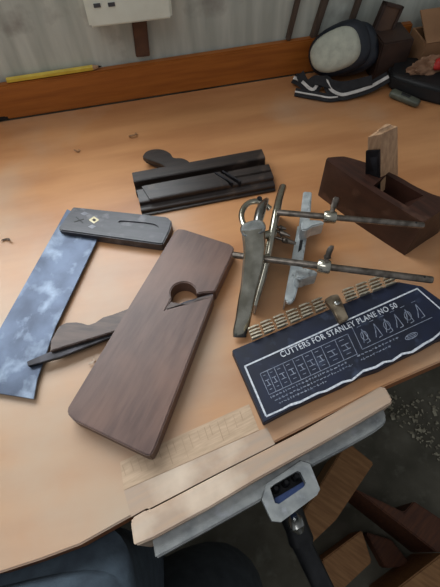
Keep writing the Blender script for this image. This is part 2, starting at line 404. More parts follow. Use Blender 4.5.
# ================================================================ COMBINATION PLANE
def combination_plane():
    RH = .066
    r1a, r1b = P(277, 212.3, RH), P(424, 225.5, RH)
    r2a, r2b = P(233, 255, .05), P(433, 280, RH - .004)
    t = thing('combination_plane', 'nickel plated combination plane with two long steel rods and a fence', 'metal plane', P(262, 270, 0))
    def rod(a, b, r):
        bm = bmesh.new(); d = (b - a).normalized()
        add_tube(bm, [a, b - d * .0015, b], [r, r, r * .8], 18)
        o = finish(bm, 'rod', M['rod'], t, smooth=True)
        # hole near the end
        h = bmesh.new(); q = b - d * .009
        add_tube(h, [q + V(0, 0, r * .9), q + V(0, 0, r * 1.04)], [r * .35, r * .35], 10)
        finish(h, 'pin_hole', M['black'], t)
    rod(r1a, r1b, .0033); rod(r2a, r2b, .0036)
    # tall curved handle: photograph x, y, height, half width, half depth
    hp = [(253, 229, .078, .0124, .0080), (254, 240, .070, .0120, .0078), (254.5, 252, .062, .0116, .0076), (252.5, 268, .051, .0108, .0072), (249.5, 285, .040, .0092, .0066),
          (246, 303, .028, .0088, .0060), (243, 320, .016, .0084, .0056), (240.5, 331, .009, .0082, .0045), (240, 337, .005, .0076, .0028)]
    sp = smooth_path(hp, 4)
    bm = bmesh.new()
    add_tube(bm, [P(x, y, h) for x, y, h, a, b in sp], [(a, b) for x, y, h, a, b in sp], 28, side=(1, .06, 0), power=2.15)
    finish(bm, 'handle', M['nickel'], t, smooth=True)['label'] = 'shiny curved nickel handle'
    # flat collar at the handle's top end
    bm = bmesh.new()
    add_tube(bm, [P(253, 229.5, .0775), P(253, 228.3, .080), P(253, 227.6, .0815)], [(.0128, .0085), (.0132, .0088), (.0118, .0078)], 24, side=(1, .06, 0), power=2.6)
    finish(bm, 'handle_cap', M['chrome'], t, smooth=True)
    # main frame: upright plate from toe to heel with a rounded bright top edge
    path = [(283, 187, .052), (279.5, 198, .058), (276.5, 211, .062), (273.5, 225, .060), (270.5, 240, .055), (267, 257, .046), (261, 280, .034), (254, 305, .020)]
    sp = smooth_path(path, 4)
    bm = bmesh.new()
    add_tube(bm, [P(*q) for q in sp], [(.0042, .0042)] * len(sp), 14)
    finish(bm, 'top_rail', M['nickel'], t, smooth=True)['label'] = 'bright rounded top rail'
    bm = bmesh.new(); prev = None
    top = [P(*q) for q in sp]
    d = (top[-1] - top[0]); d.z = 0; d.normalize(); nn = V(-d.y, d.x, 0) * .0016
    bt = [V(q.x, q.y, BH + .001) for q in top]
    rows = [[bm.verts.new(a + s) for a, s in ((b - nn, V(0, 0, 0)), (b + nn, V(0, 0, 0)), (q + nn, V(0, 0, 0)), (q - nn, V(0, 0, 0)))] for b, q in zip(bt, top)]
    for i in range(len(rows) - 1):
        for k in range(4): loopface(bm, (rows[i][k], rows[i][(k + 1) % 4], rows[i + 1][(k + 1) % 4], rows[i + 1][k]))
    loopface(bm, rows[0]); loopface(bm, rows[-1][::-1])
    finish(bm, 'skate', M['galv'], t)
    # open loop of the front lever
    lp = smooth_path([(246, 228, .070), (242.5, 222, .070), (241.5, 214, .069), (244.5, 207, .068), (250, 202.5, .066), (257, 201.5, .064), (264, 204, .062), (270, 209, .060)], 5)
    bm = bmesh.new(); add_tube(bm, [P(*q) for q in lp], .0032, 12)
    finish(bm, 'lever_loop', M['nickel'], t, smooth=True)
    bm = bmesh.new()
    sd = smooth_path([(256.5, 227, .072, .0052), (258.5, 219, .071, .0066), (261, 210, .068, .0068), (264.5, 203.5, .063, .0050), (267, 200, .058, .003)], 4)
    add_tube(bm, [P(x, y, h) for x, y, h, r in sd], [(r, r * .8) for x, y, h, r in sd], 16)
    finish(bm, 'lever', M['chrome'], t, smooth=True)
    # arm joining frame, lever and handle
    bm = bmesh.new()
    add_tube(bm, [P(262, 236, .060), P(274, 233, .055)], .0045, 12)
    add_tube(bm, [P(252, 257, .052), P(269, 258, .050)], .0048, 12)
    finish(bm, 'bracket', M['nickel'], t, smooth=True)
    # dark screw on top
    bm = bmesh.new(); p = P(259.5, 199, .066)
    add_tube(bm, [p - V(0, 0, .012), p - V(0, 0, .002), p, p + V(0, 0, .002)], [.0018, .002, .0032, .0026], 12)
    finish(bm, 'set_screw', M['iron'], t, smooth=True)
    # screws sticking out of the right side
    def screw(a, b, r, wing):
        bm = bmesh.new(); a, b = P(*a), P(*b); d = (b - a).normalized()
        add_tube(bm, [a, a + (b - a) * .45, a + (b - a) * .5, a + (b - a) * .6, b], [r, r, r * 2.1, r * 2.0, r * .7], 12)
        m_ = a + (b - a) * .55
        if wing:
            add_tube(bm, [m_, m_ + wing * .5, m_ + wing], [(r * 1.1, r * .8), (r * 1.7, r * .7), (r * 1.2, r * .5)], 10)
            add_tube(bm, [m_, m_ - wing * .5, m_ - wing], [(r * 1.1, r * .8), (r * 1.7, r * .7), (r * 1.2, r * .5)], 10)
        finish(bm, 'wing_screw', M['rod'], t, smooth=True)
    screw((273, 226, .050), (286, 229, .050), .0015, None)
    screw((271, 236, .045), (296, 243.5, .043), .0018, V(.002, -.006, .005))
    screw((271, 229, .050), (290, 236, .050), .0016, V(.001, .005, .004))
    # fence: long cast plate hung under the rods, with two arms and a slot
    f = finish(slab([(303.5, 191), (312, 191.5), (311, 209), (309, 226), (306, 243), (303.5, 258), (302, 274), (300.5, 279), (295, 298), (292.5, 302), (288, 303), (285.5, 300), (287, 292), (293, 262), (299, 226)][::-1], .020, .026), 'fence', M['galv'], t, bevel=.0012)
    f['label'] = 'bright cast fence plate'
    bm = slab([(299.5, 226), (294, 259), (287.5, 291), (286, 300), (284.5, 300), (286, 290), (292, 258), (297.5, 226)], .002, .024)
    finish(bm, 'fence_face', M['galv'], t, bevel=.0004)
    for pts in ([(301, 221), (310, 219), (322, 220), (325, 223), (312, 226.5), (307, 230), (301, 230)], [(296, 270), (304, 267), (316, 270), (318, 274), (308, 276.5), (302, 279), (296, 278)]):
        finish(slab(pts[::-1], .025, .044), 'fence_arm', M['galv'], t, bevel=.0015)
    bm = slab([(300, 240), (303, 240), (301.5, 249), (298, 252)][::-1], .0255, .0268)
    finish(bm, 'fence_slot', M['black'], t)
    # sliding collars with thumb screws
    def collar(a, b, px, r, top):
        d = (b - a).normalized()
        # point on the rod whose photograph x is px
        k = min(range(400), key=lambda i: abs(proj(a + (b - a) * (i / 400))[0] - px)) / 400
        c = a + (b - a) * k
        bm = bmesh.new()
        add_tube(bm, [c - d * .0065, c - d * .005, c + d * .005, c + d * .0065], [r * .85, r, r, r * .85], 18)
        finish(bm, 'collar', M['nickel'], t, smooth=True)
        bm = bmesh.new()
        tp = P(*top)
        ax = (tp - c).normalized()
        add_tube(bm, [c + ax * r * .6, c + ax * r * 1.5, c + ax * r * 1.7], [.0026, .0026, .004], 12)
        w0 = c + ax * r * 1.6
        L = (tp - w0).length
        add_tube(bm, [w0, w0 + ax * L * .35, w0 + ax * L * .7, w0 + ax * L * .93, w0 + ax * L], [(.0042, .0024), (.0040, .0018), (.0046, .0016), (.0038, .0014), (.002, .001)], 14, side=(.9, .3, 0))
        finish(bm, 'thumb_screw', M['rod'], t, smooth=True)
    collar(r1a, r1b, 330, .0066, (337, 197, .082))
    collar(r2a, r2b, 324, .0072, (331.5, 246, .080))
def proj(p):
    v = MM.transposed() @ (p - CAM); return (220 + F * v.x / -v.z, 293.5 - F * v.y / -v.z)
combination_plane()

# ================================================================ CUTTER CASE
def text_mesh(s, size):
    cu = bpy.data.curves.new('t', 'FONT'); cu.body = s; cu.size = size; cu.extrude = .00012; cu.space_character = 1.12; cu.offset = .00008
    o = bpy.data.objects.new('t', cu); COL.objects.link(o)
    bpy.context.view_layer.update()
    me = bpy.data.meshes.new_from_object(o.evaluated_get(bpy.context.evaluated_depsgraph_get()))
    bpy.data.objects.remove(o); return me
def cutter_case():
    CT = .013
    t = thing('cutter_case', 'navy blue cutter case with white printed label, near the bench edge', 'tool case', P(330, 340, 0))
    bm = slab([(232, 350), (250, 342.5), (330, 309), (398, 281.5), (422, 286), (440, 299), (476, 326), (440, 338), (424, 347), (400, 358), (381, 368), (363, 374), (345, 384), (320, 395), (290, 409), (264, 422.5)], 0, CT)
    # keep a plain outline and wind it correctly
    finish(bm, 'case_body', M['navy'], t, bevel=.0008)
    Z0, Z1 = BH + CT - .0002, BH + CT + .00025
    # border
    bm = bmesh.new()
    def line(b, p, q, w): strip_on(b, P(p[0], p[1], CT), P(q[0], q[1], CT), w, Z0, Z1)
    line(bm, (244.5, 366.5), (417.5, 288.5), .0016)
    line(bm, (245, 366.5), (266, 416), .0018)
    line(bm, (417, 288.5), (441, 309.5), .0014); line(bm, (441, 309.5), (455, 321), .0014)
    rag = [(266, 416.5), (283, 409), (290, 405), (300, 402), (318, 393), (326, 391), (343, 382), (352, 380), (363, 371), (376, 367), (384, 362), (392, 361), (402, 354), (412, 352), (424, 344), (433, 339), (440, 333), (455, 326)]
    for a, b in zip(rag, rag[1:]): line(bm, a, b, .0016 + .0009 * random.random())
    finish(bm, 'label_border', M['white'], t)
    # heading
    me = text_mesh('CUTTERS FOR STANLEY PLANE NO 50', .010)
    a, b = P(282, 357.5, CT), P(398, 307, CT)
    up = P(278.5, 350.5, CT) - a
    xs = [v.co.x for v in me.vertices]; w = max(xs) - min(xs)
    ys = [v.co.y for v in me.vertices]; hh = max(ys)
    ux = (b - a) / w; uy = V(-ux.y, ux.x, 0).normalized() * (.0062 / hh)
    bm = bmesh.new(); bm.from_mesh(me)
    for v in bm.verts:
        c = v.co.copy(); v.co = a + ux * (c.x - min(xs)) + uy * c.y; v.co.z = Z0 + (.0001 if c.z < 0 else .0006)
    finish(bm, 'heading', M['white'], t)['label'] = 'white lettering CUTTERS FOR STANLEY PLANE NO 50'
    # rows of little framed cutter profiles
    bm = bmesh.new()
    def Q(u, v):   # label coordinates: u 0..1 along, v 0..1 across
        A, B, C, D = (244.5, 366.5), (417.5, 288.5), (266, 416.5), (441, 335)
        x = (A[0] * (1 - u) + B[0] * u) * (1 - v) + (C[0] * (1 - u) + D[0] * u) * v
        y = (A[1] * (1 - u) + B[1] * u) * (1 - v) + (C[1] * (1 - u) + D[1] * u) * v
        return (x, y)
    def ln(a, b, w=.0006): line(bm, Q(*a), Q(*b), w)
    xs = [.06, .10, .14, .19, .245, .30, .355, .41, .49, .565]
    for x in xs: ln((x, .24), (x, .66), .0005)
    ln((xs[0], .24), (xs[-1], .24)); ln((xs[0], .66), (xs[-1], .66))
    for i in range(len(xs) - 1):
        c = (xs[i] + xs[i + 1]) / 2; w = (xs[i + 1] - xs[i]) * .28
        ln((c - w, .40), (c + w, .40), .0007); ln((c - w, .50), (c + w, .50), .0007); ln((c, .40), (c + w * .4, .50), .0008)
        ln((c - w, .30), (c + w * .3, .30), .0005); ln((c - w * .6, .58), (c + w * .6, .58), .0005)
    xr = [.60, .68, .74, .80, .86, .92, .985]
    ln((.60, .62), (1.0, .62)); ln((.60, .16), (.60, .62), .0005)
    for i in range(len(xr) - 1):
        c = (xr[i] + xr[i + 1]) / 2; w = .017
        n = 10; ring = [(c + w * math.cos(6.283 * k / n), .40 + .09 * math.sin(6.283 * k / n)) for k in range(n + 1)]
        if i in (0, 2, 4):
            for p, q in zip(ring, ring[1:]): ln(p, q, .0006)
        z = [(c - w, .52), (c - w * .3, .40), (c, .26), (c + w * .5, .38), (c + w, .54), (c - w * .2, .55)]
        for p, q in zip(z, z[1:]): ln(p, q, .0007)
        ln((c - w, .20), (c + w * .4, .20), .0005)
    finish(bm, 'cutter_diagrams', M['print'], t)
    # illegible small print as broken strokes
    bm = bmesh.new()
    for v0, u0, u1 in ((.72, .06, .50), (.80, .075, .52), (.88, .09, .36), (.70, .56, .80), (.79, .57, .74)):
        u = u0
        while u < u1:
            w = random.uniform(.006, .018)
            ln((u, v0 + random.uniform(-.008, .008)), (min(u + w, u1), v0 + random.uniform(-.012, .012)), random.uniform(.0005, .0010))
            if random.random() < .5: ln((u + w * .4, v0 - .025), (u + w * .5, v0 + .02), .0005)
            u += w + random.uniform(.004, .008)
    # small scroll mark at the right
    for k in range(12):
        a0, a1 = 6.283 * k / 12, 6.283 * (k + 1) / 12
        ln((.86 + .035 * math.cos(a0), .78 + .05 * math.sin(a0)), (.86 + .035 * math.cos(a1), .78 + .05 * math.sin(a1)), .0006)
    for v0 in (.755, .785, .81): ln((.835, v0), (.885, v0 + .006), .0006)
    finish(bm, 'small_print', M['print'], t)
    # clip across the cutters
    bm = slab([(325, 299), (331, 295), (338, 293.5), (341, 299), (349, 318), (340, 323), (333, 309)][::-1], CT - .002, CT + .0055)
    c = finish(bm, 'clip', mat('rusty_steel', (168, 152, 130), (104, 88, 72), 90, .4, .7, bump=.3), t, bevel=.001)
    c['label'] = 'worn metal spring clip'
    bm = bmesh.new(); p = P(337, 303, CT + .007)
    add_tube(bm, [p - V(0, 0, .002), p + V(0, 0, .001), p + V(0, 0, .0016)], [.0028, .0028, .002], 14)
    finish(bm, 'rivet', M['chrome'], c, smooth=True)
    # cutters: steel strips lying in a row along the rear edge of the case, each with its tanged end
    def mk(p, q, h, group, label, first):
        """one cutter between photograph points p,q"""
        if first is None:
            bm = bmesh.new(); L = .0098
            add_box(bm, (-L * .12, 0, .0026), L * .76, .0017, .0052)   # blade edge-on, with a narrow notched shank
            add_box(bm, (L * .36, 0, .0018), L * .24, .0012, .0036)
            me = bpy.data.meshes.new('cutter'); bm.to_mesh(me); bm.free(); me.materials.append(M['cutter'])
            o = bpy.data.objects.new('cutter', me)
        else: o = first.copy()
        COL.objects.link(o)
        a, b = P(p[0], p[1], h), P(q[0], q[1], h)
        o.location = (a + b) / 2; o.location.z = BH + CT + .0003
        o.rotation_euler = (0, 0, math.atan2(b.y - a.y, b.x - a.x)); o.scale = ((b - a).length / .0098, 1, random.uniform(.85, 1.1))
        o['label'] = label; o['category'] = 'cutter'; o['group'] = group
        return o
    first = None
    def row(x0, y0, x1, y1, n, dx, dy, group, label):
        nonlocal first
        for i in range(n):
            for k in range(4):
                f0, f1 = (i + .06) / n, (i + .90) / n
                ox, oy = dx * k, dy * k
                j = random.uniform(-.35, .35)
                o = mk((x0 + (x1 - x0) * f0 + ox + j, y0 + (y1 - y0) * f0 + oy), (x0 + (x1 - x0) * f1 + ox + j, y0 + (y1 - y0) * f1 + oy), CT + .004, group, label, first)
                if first is None: first = o
    row(247, 329.5, 324, 296.5, 6, 1.3, 3.1, 'cutters left of the clip', 'small steel cutter in the row left of the case clip')
    row(342, 291, 394, 271.5, 4, 1.3, 3.1, 'cutters right of the clip', 'small steel cutter in the row right of the case clip')
cutter_case()

# ================================================================ SMOOTHING PLANE
def smoothing_plane():
    HB = .060
    t = thing('smoothing_plane', 'squat brown wooden smoothing plane standing upright at the right edge', 'wooden plane', P(400, 225, 0))
    A = YAW @ V(.134, .401, 0); B = YAW @ V(.221, .299, 0); u = (B - A).normalized(); L = (B - A).length; v = V(-u.y, u.x, 0)
    def pt(s, d, h): q = A + u * (s * L) + v * d; return V(q.x, q.y, BH + h)
    out = smooth_path([(0.005, .001), (.02, -.0005), (.15, -.0015), (.5, -.003), (.85, -.002), (.99, -.001), (1.01, .001), (1.04, .03), (1.07, .056), (1.05, .060), (.95, .044), (.75, .038), (.57, .037), (.3, .030), (.12, .021), (.07, .016), (0.0, .004)], 3)
    bm = bmesh.new()
    add_prism(bm, [pt(s, d, 0) for s, d in out], [pt(s, d, HB) for s, d in out])
    body = finish(bm, 'body', M['smooth'], t, bevel=.003, smooth=True)
    c = bmesh.new()
    # throat: open towards the heel, sloping down to the mouth
    lo = [(.48, .008), (.60, .008), (.60, .028), (.48, .028)]
    hi = [(.49, .005), (.84, .006), (.86, .032), (.49, .030)]
    add_prism(c, [pt(s, d, .012) for s, d in lo], [pt(s, d, HB + .002) for s, d in hi])
    boolean(body, c)
    for p in body.data.polygons: p.use_smooth = True
    body.data.set_sharp_from_angle(angle=math.radians(35))
    # iron and wedge rising out of the throat
    hb, ht = .040, .112
    b = [P(367, 186, hb), P(381, 193, hb), P(398, 178, hb), P(386, 171, hb)]
    a = [P(368, 135, ht), P(381, 131.5, ht), P(397.5, 124, ht), P(386, 121.5, ht)]
    bm = bmesh.new(); add_prism(bm, b, a)
    bmesh.ops.bevel(bm, geom=[e for e in bm.edges if all(v.co.z > BH + ht - .012 for v in e.verts)], offset=.003, segments=3, affect='EDGES')
    w = finish(bm, 'wedge', M['palewood'], t, smooth=True)
    w['label'] = 'pale wooden wedge standing up'
    off = (b[0] - b[2]).normalized() * .0016
    k = .73
    m0, m1 = b[0].lerp(a[0], k), b[1].lerp(a[1], k)
    bm = bmesh.new()
    q = [b[0] + off, b[1] + off * .6, m1 + off * .6, m0 + off]
    n = (b[1] - b[0]).cross(a[0] - b[0]).normalized()
    if n.dot(CAM - b[0]) < 0: n = -n
    add_prism(bm, [x - n * .001 for x in q], [x + n * .0016 for x in q])
    finish(bm, 'iron', M['iron'], t, bevel=.0004)['label'] = 'dark steel cutting iron'
smoothing_plane()

# ================================================================ VISE
def vise():
    t = thing('bench_vise', 'grey iron woodworking vise with pale wooden jaw at the front bench edge', 'vise', P(270, 470, -.12))
    bm = slab([(132, 518), (146, 509.6), (149.5, 510), (220, 473), (303, 430.6), (379, 387), (383.5, 386), (386, 388), (393, 400.5), (391.5, 403.5), (352, 427), (310, 450.5), (255, 481), (210, 508), (154, 538.4), (135.5, 546), (133.5, 543), (130.5, 522)][::-1], -.075, .002)
    finish(bm, 'wooden_jaw', M['maple'], t, bevel=.0015)['label'] = 'pale wooden jaw lining'
    H = -.008
    outer = [(151, 532), (155.5, 559), (210, 529), (258, 502), (262, 500), (268, 485), (300, 462), (312, 466), (323, 460), (346, 448), (376, 431), (385, 424), (386.5, 417), (382, 404), (300, 448)]
    bm = slab(outer, -.022, H)
    finish(bm, 'iron_jaw', M['vise'], t, bevel=.0015)
    # square housing with the rectangular opening
    bm = bmesh.new()
    o = [(266, 484), (301, 461), (310, 464), (320, 489), (317, 495), (281, 522), (272, 521), (262, 500)]
    i = [(270, 488), (274, 484.5), (297, 471), (300.5, 472), (306, 483), (304.5, 486.5), (279, 504), (275, 503)]
    ht, hb = -.004, -.014
    To = [bm.verts.new(P(x, y, ht)) for x, y in o]; Ti = [bm.verts.new(P(x, y, ht)) for x, y in i]
    Bo = [bm.verts.new(V(v.co.x, v.co.y, BH + hb)) for v in To]; Bi = [bm.verts.new(V(v.co.x, v.co.y, BH + hb)) for v in Ti]
    for k in range(8):
        j = (k + 1) % 8
        for q in ((To[k], To[j], Ti[j], Ti[k]), (Bo[k], Bo[j], Bi[j], Bi[k]), (To[k], To[j], Bo[j], Bo[k]), (Ti[k], Ti[j], Bi[j], Bi[k])): loopface(bm, q)
    h = finish(bm, 'housing', M['vise'], t, bevel=.0012)
    bm = slab([(266, 489), (298, 470), (311, 486), (277, 507)], -.05, -.030)
    finish(bm, 'housing_floor', M['visedark'], t)
    bm = slab([(273.5, 499), (305, 480.5), (308.5, 484), (306, 490), (277, 507)], -.045, -.016)
    finish(bm, 'painted_flange', M['blue'], t, bevel=.0008)['label'] = 'blue painted flange'
    for x, y in ((275, 490), (285, 484), (295, 478)):
        bm = bmesh.new(); p = P(x, y, -.03)
        add_tube(bm, [p, p + V(0, 0, .012), p + V(0, 0, .014)], [.004, .004, .002], 8)
        finish(bm, 'bolt', M['visedark'], t, smooth=True)
    # main screw and its handle in the dark below
    bm = bmesh.new(); add_tube(bm, [P(288, 505, -.055), P(297, 528, -.075), P(301, 540, -.085)], [.013, .012, .013], 18)
    finish(bm, 'screw_boss', M['visedark'], t, smooth=True)
    bm = bmesh.new()
    add_tube(bm, [P(293, 514, -.040), P(295, 519, -.040), P(297, 526, -.040), P(300, 531, -.044)], [.004, .0075, .008, .004], 16)
    finish(bm, 'lock_nut', M['chrome'], t, smooth=True)
    bm = bmesh.new(); add_tube(bm, [P(297, 534, -.08), P(335, 612, -.11)], [.0105, .0105], 16)
    finish(bm, 'handle_bar', M['visedark'], t, smooth=True)
    bm = bmesh.new()
    for s in (-.05, .05):
        p = P(270, 470, -.1) + V(s, 0, 0)
        add_tube(bm, [p, p + V(-.08, .2, 0)], [.011, .011], 14)
    finish(bm, 'guide_rod', M['rod'], t, smooth=True)
vise()

# ================================================================ ON THE FLOOR
def offcut(pts, z1, th, m, label, nm='wood_offcut'):
    bm = bmesh.new(); top = [P(x, y, z1 - BH) for x, y in pts]
    add_prism(bm, [V(v.x, v.y, max(z1 - th, 0)) for v in top], top)
    tag(finish(bm, nm, m, bevel=.003), label, 'wood offcut', 'timber offcuts on the floor')
offcut([(300, 517), (347, 441), (374, 463), (336, 520), (312, 543)], .26, .26, M['offcut'], 'upright tan wooden block beside the vise')
offcut([(352, 487), (404, 512), (414, 501), (446, 522), (450, 552), (436, 552)], .16, .16, M['offcut_red'], 'dark reddish plank offcut lying below the dusty floor patch')
offcut([(322, 560), (362, 530), (372, 562), (340, 592), (328, 592)], .12, .12, M['offcut'], 'tan offcut at the bottom beside the vise handle')
offcut([(366, 532), (392, 540), (412, 566), (386, 568)], .05, .05, M['offcut_red'], 'small reddish offcut between the larger floor pieces')
offcut([(392, 592), (444, 552), (470, 600), (420, 612)], .20, .20, M['offcut'], 'tan plank end in the bottom right corner')
def chips():
    bm = bmesh.new()
    for k in range(420):
        x, y = random.uniform(372, 450), random.uniform(392, 500)
        if (x - 372) * .95 + 400 < y: continue
        p = P(x, y, -BH)
        s = random.uniform(.003, .011) * (1 if random.random() < .93 else 1.8)
        R = Matrix.Rotation(random.random() * 6.3, 3, 'Z') @ Matrix.Rotation(random.uniform(-.5, .5), 3, 'X')
        add_box(bm, p + V(0, 0, .004), s, s * random.uniform(.3, .8), .0015, R)
    tag(finish(bm, 'wood_chips', M['chip']), 'scattered wood chips and sawdust on the floor right of the bench', 'wood chips', kind='stuff')
chips()

# person at the bench: trousered legs and coat hem only, as the photo shows nothing else
def person():
    t = thing('person', 'person in dark blue work clothes standing against the front bench edge', 'person', (-.28, -.10, 0))
    bm = bmesh.new()
    def skin(rows, n=40, power=4.2):
        add_tube(bm, [V(x, y, z) for x, y, z, a, b in rows], [(a, b) for x, y, z, a, b in rows], n, side=(1, 0, 0), power=power)
    # rows: z, front y, back y, half width
    rows = smooth_path([(.50, .045, -.20, .175), (.62, .056, -.205, .183), (.74, .062, -.208, .189), (.83, .063, -.21, .191), (.868, .060, -.21, .191)], 4) + \
        smooth_path([(.878, .022, -.21, .190), (.90, .012, -.22, .186), (.95, -.02, -.25, .178), (1.0, -.05, -.27, .170), (1.04, -.065, -.275, .165)], 3)
    rings = []
    for z, yf, yb, a in rows:
        ring = []
        for k in range(44):
            th = 2 * math.pi * k / 44; c, s_ = math.cos(th), math.sin(th)
            x = math.copysign(abs(c) ** (2 / 7), c) * a; y = math.copysign(abs(s_) ** (2 / 7), s_) * (yf - yb) / 2
            ring.append(bm.verts.new(V(-.280 + x, (yf + yb) / 2 + y, z)))
        rings.append(ring)
    for i in range(len(rings) - 1):
        for k in range(44): loopface(bm, (rings[i][k], rings[i][(k + 1) % 44], rings[i + 1][(k + 1) % 44], rings[i + 1][k]))
    loopface(bm, rings[0][::-1]); loopface(bm, rings[-1])
    # folds
    for v in bm.verts:
        a = math.atan2(v.co.y + .1, v.co.x + .28)
        k = max(0, (.86 - v.co.z)) * 2.2
        v.co.x += math.cos(a) * .006 * k * math.sin(a * 9 + v.co.z * 4); v.co.y += math.sin(a) * .006 * k * math.sin(a * 9 + v.co.z * 4)
    finish(bm, 'work_coat', M['cloth'], t, smooth=True)
    for rows, fx, fy in (([(-.36, -.10, .56, .095, .100), (-.37, -.09, .44, .078, .085), (-.37, -.10, .24, .064, .070), (-.37, -.11, .07, .062, .072)], -.37, -.06),
                        ([(-.19, -.11, .62, .100, .100), (-.12, -.075, .60, .088, .090), (-.045, -.045, .53, .072, .076), (-.03, -.06, .42, .066, .070), (-.05, -.11, .24, .060, .066), (-.06, -.14, .07, .060, .070)], -.06, -.09)):
        rows = smooth_path(rows, 4); bm = bmesh.new()
        add_tube(bm, [V(x, y, z) for x, y, z, a, b in rows], [(a, b) for x, y, z, a, b in rows], 22, side=(1, 0, .3))
        finish(bm, 'trouser_leg', M['trousers'], t, smooth=True)
        bm = bmesh.new()
        add_tube(bm, [V(fx, fy - .14, .045), V(fx, fy - .11, .05), V(fx, fy - .04, .055), V(fx, fy + .03, .04), V(fx, fy + .09, .032), V(fx, fy + .115, .025)], [(.034, .036), (.044, .044), (.048, .05), (.038, .048), (.030, .042), (.018, .022)], 18, side=(0, 0, 1))
        for v in bm.verts: v.co.z = max(v.co.z, .002)
        finish(bm, 'boot', M['boot'], t, smooth=True)
person()

# ================================================================ ALONG THE WALL
def wall_items():
    # white switch box
    t = None
    bl, br, tr, tl = Wp(90, 29, .035), Wp(173, 19, .035), Wp(172, -25, .035), Wp(75, -14, .035)
    dep = WN * .036
    bot = [bl, br, br + V(0, 0, .085), bl + V(0, 0, .085)]
    dn = WD
    # make it a true rectangle on the wall, slightly rotated as in the photo
    w = (br - bl); uw = w.normalized(); upv = WN.cross(uw).normalized()
    if upv.z < 0: upv = -upv
    f = [bl, br, br + upv * .1, bl + upv * .1]
    t = thing('switch_box', 'cream white electrical box fixed to the wall above the backboard', 'electrical box', (bl + br) / 2 - dep / 2)
    bm = bmesh.new(); add_prism(bm, [x - dep for x in f], f)
    finish(bm, 'box_shell', M['plastic'], t, bevel=.003)
    for px, py in ((97, 5.5), (111.5, 4.5)):
        c = Wp(px, py, .0355); bm = bmesh.new()
        q = [c + uw * a * .0042 + upv * b * .0022 for a, b in ((-1, -1), (1, -1), (1, 1), (-1, 1))]
        add_prism(bm, [x - WN * .001 for x in q], [x + WN * .0006 for x in q])
        finish(bm, 'dark_mark', M['mark'], t)
    # brown strip under the box
    def batten(x0, y0, x1, y1, w, label, m, th=.008, nm='timber_batten'):
        a, b = Wp(x0, y0, 0), Wp(x1, y1, 0)
        d = (a - b).normalized(); s = WN.cross(d).normalized() * w / 2
        b = b - d * max(0, 0); 
        q = [b - s, b + s, a + s, a - s]
        bm = bmesh.new(); add_prism(bm, [x + WN * .0002 for x in q], [x + WN * th for x in q])
        tag(finish(bm, nm, m, bevel=.001), label, 'batten', 'dark battens on the wall')
    batten(138, 12, 142.5, 54, .020, 'dark brown strip coming down from the white wall box', mat('rust_brown', (98, 66, 46), (66, 44, 32), 40, .8))
    batten(300, -14, 287, 38, .0065, 'thin dark batten on the wall, nearest the white box of the three', M['walldark'])
    batten(328, -14, 312, 36, .010, 'widest dark batten on the wall, above the grey knee pad', M['walldark'])
    batten(362, -14, 347, 30, .008, 'dark batten on the wall behind the knee pad top, rightmost of the three', M['walldark'])
    # pencil lying on the backboard
    hz = BBH + .0042
    a, b = P(7, 75.5, hz), P(92, 60.5, hz)
    a.z = b.z = BH + BBH + .0041; a.y = A0.y + .0052; b.y = A0.y + .0050
    t = thing('pencil', 'yellow pencil lying on top of the backboard', 'pencil', (a + b) / 2)
    d = (b - a).normalized()
    bm = bmesh.new(); add_tube(bm, [a, a + d * .002, b], [.0036, .004, .004], 6)
    finish(bm, 'barrel', M['pencil'], t)
    bm = bmesh.new(); add_tube(bm, [b, b + d * .008], [.004, .0018], 6); finish(bm, 'sharpened_wood', M['palewood'], t)
    bm = bmesh.new(); add_tube(bm, [b + d * .008, b + d * .013], [.0018, .0003], 6); finish(bm, 'lead', M['iron'], t)
wall_items()

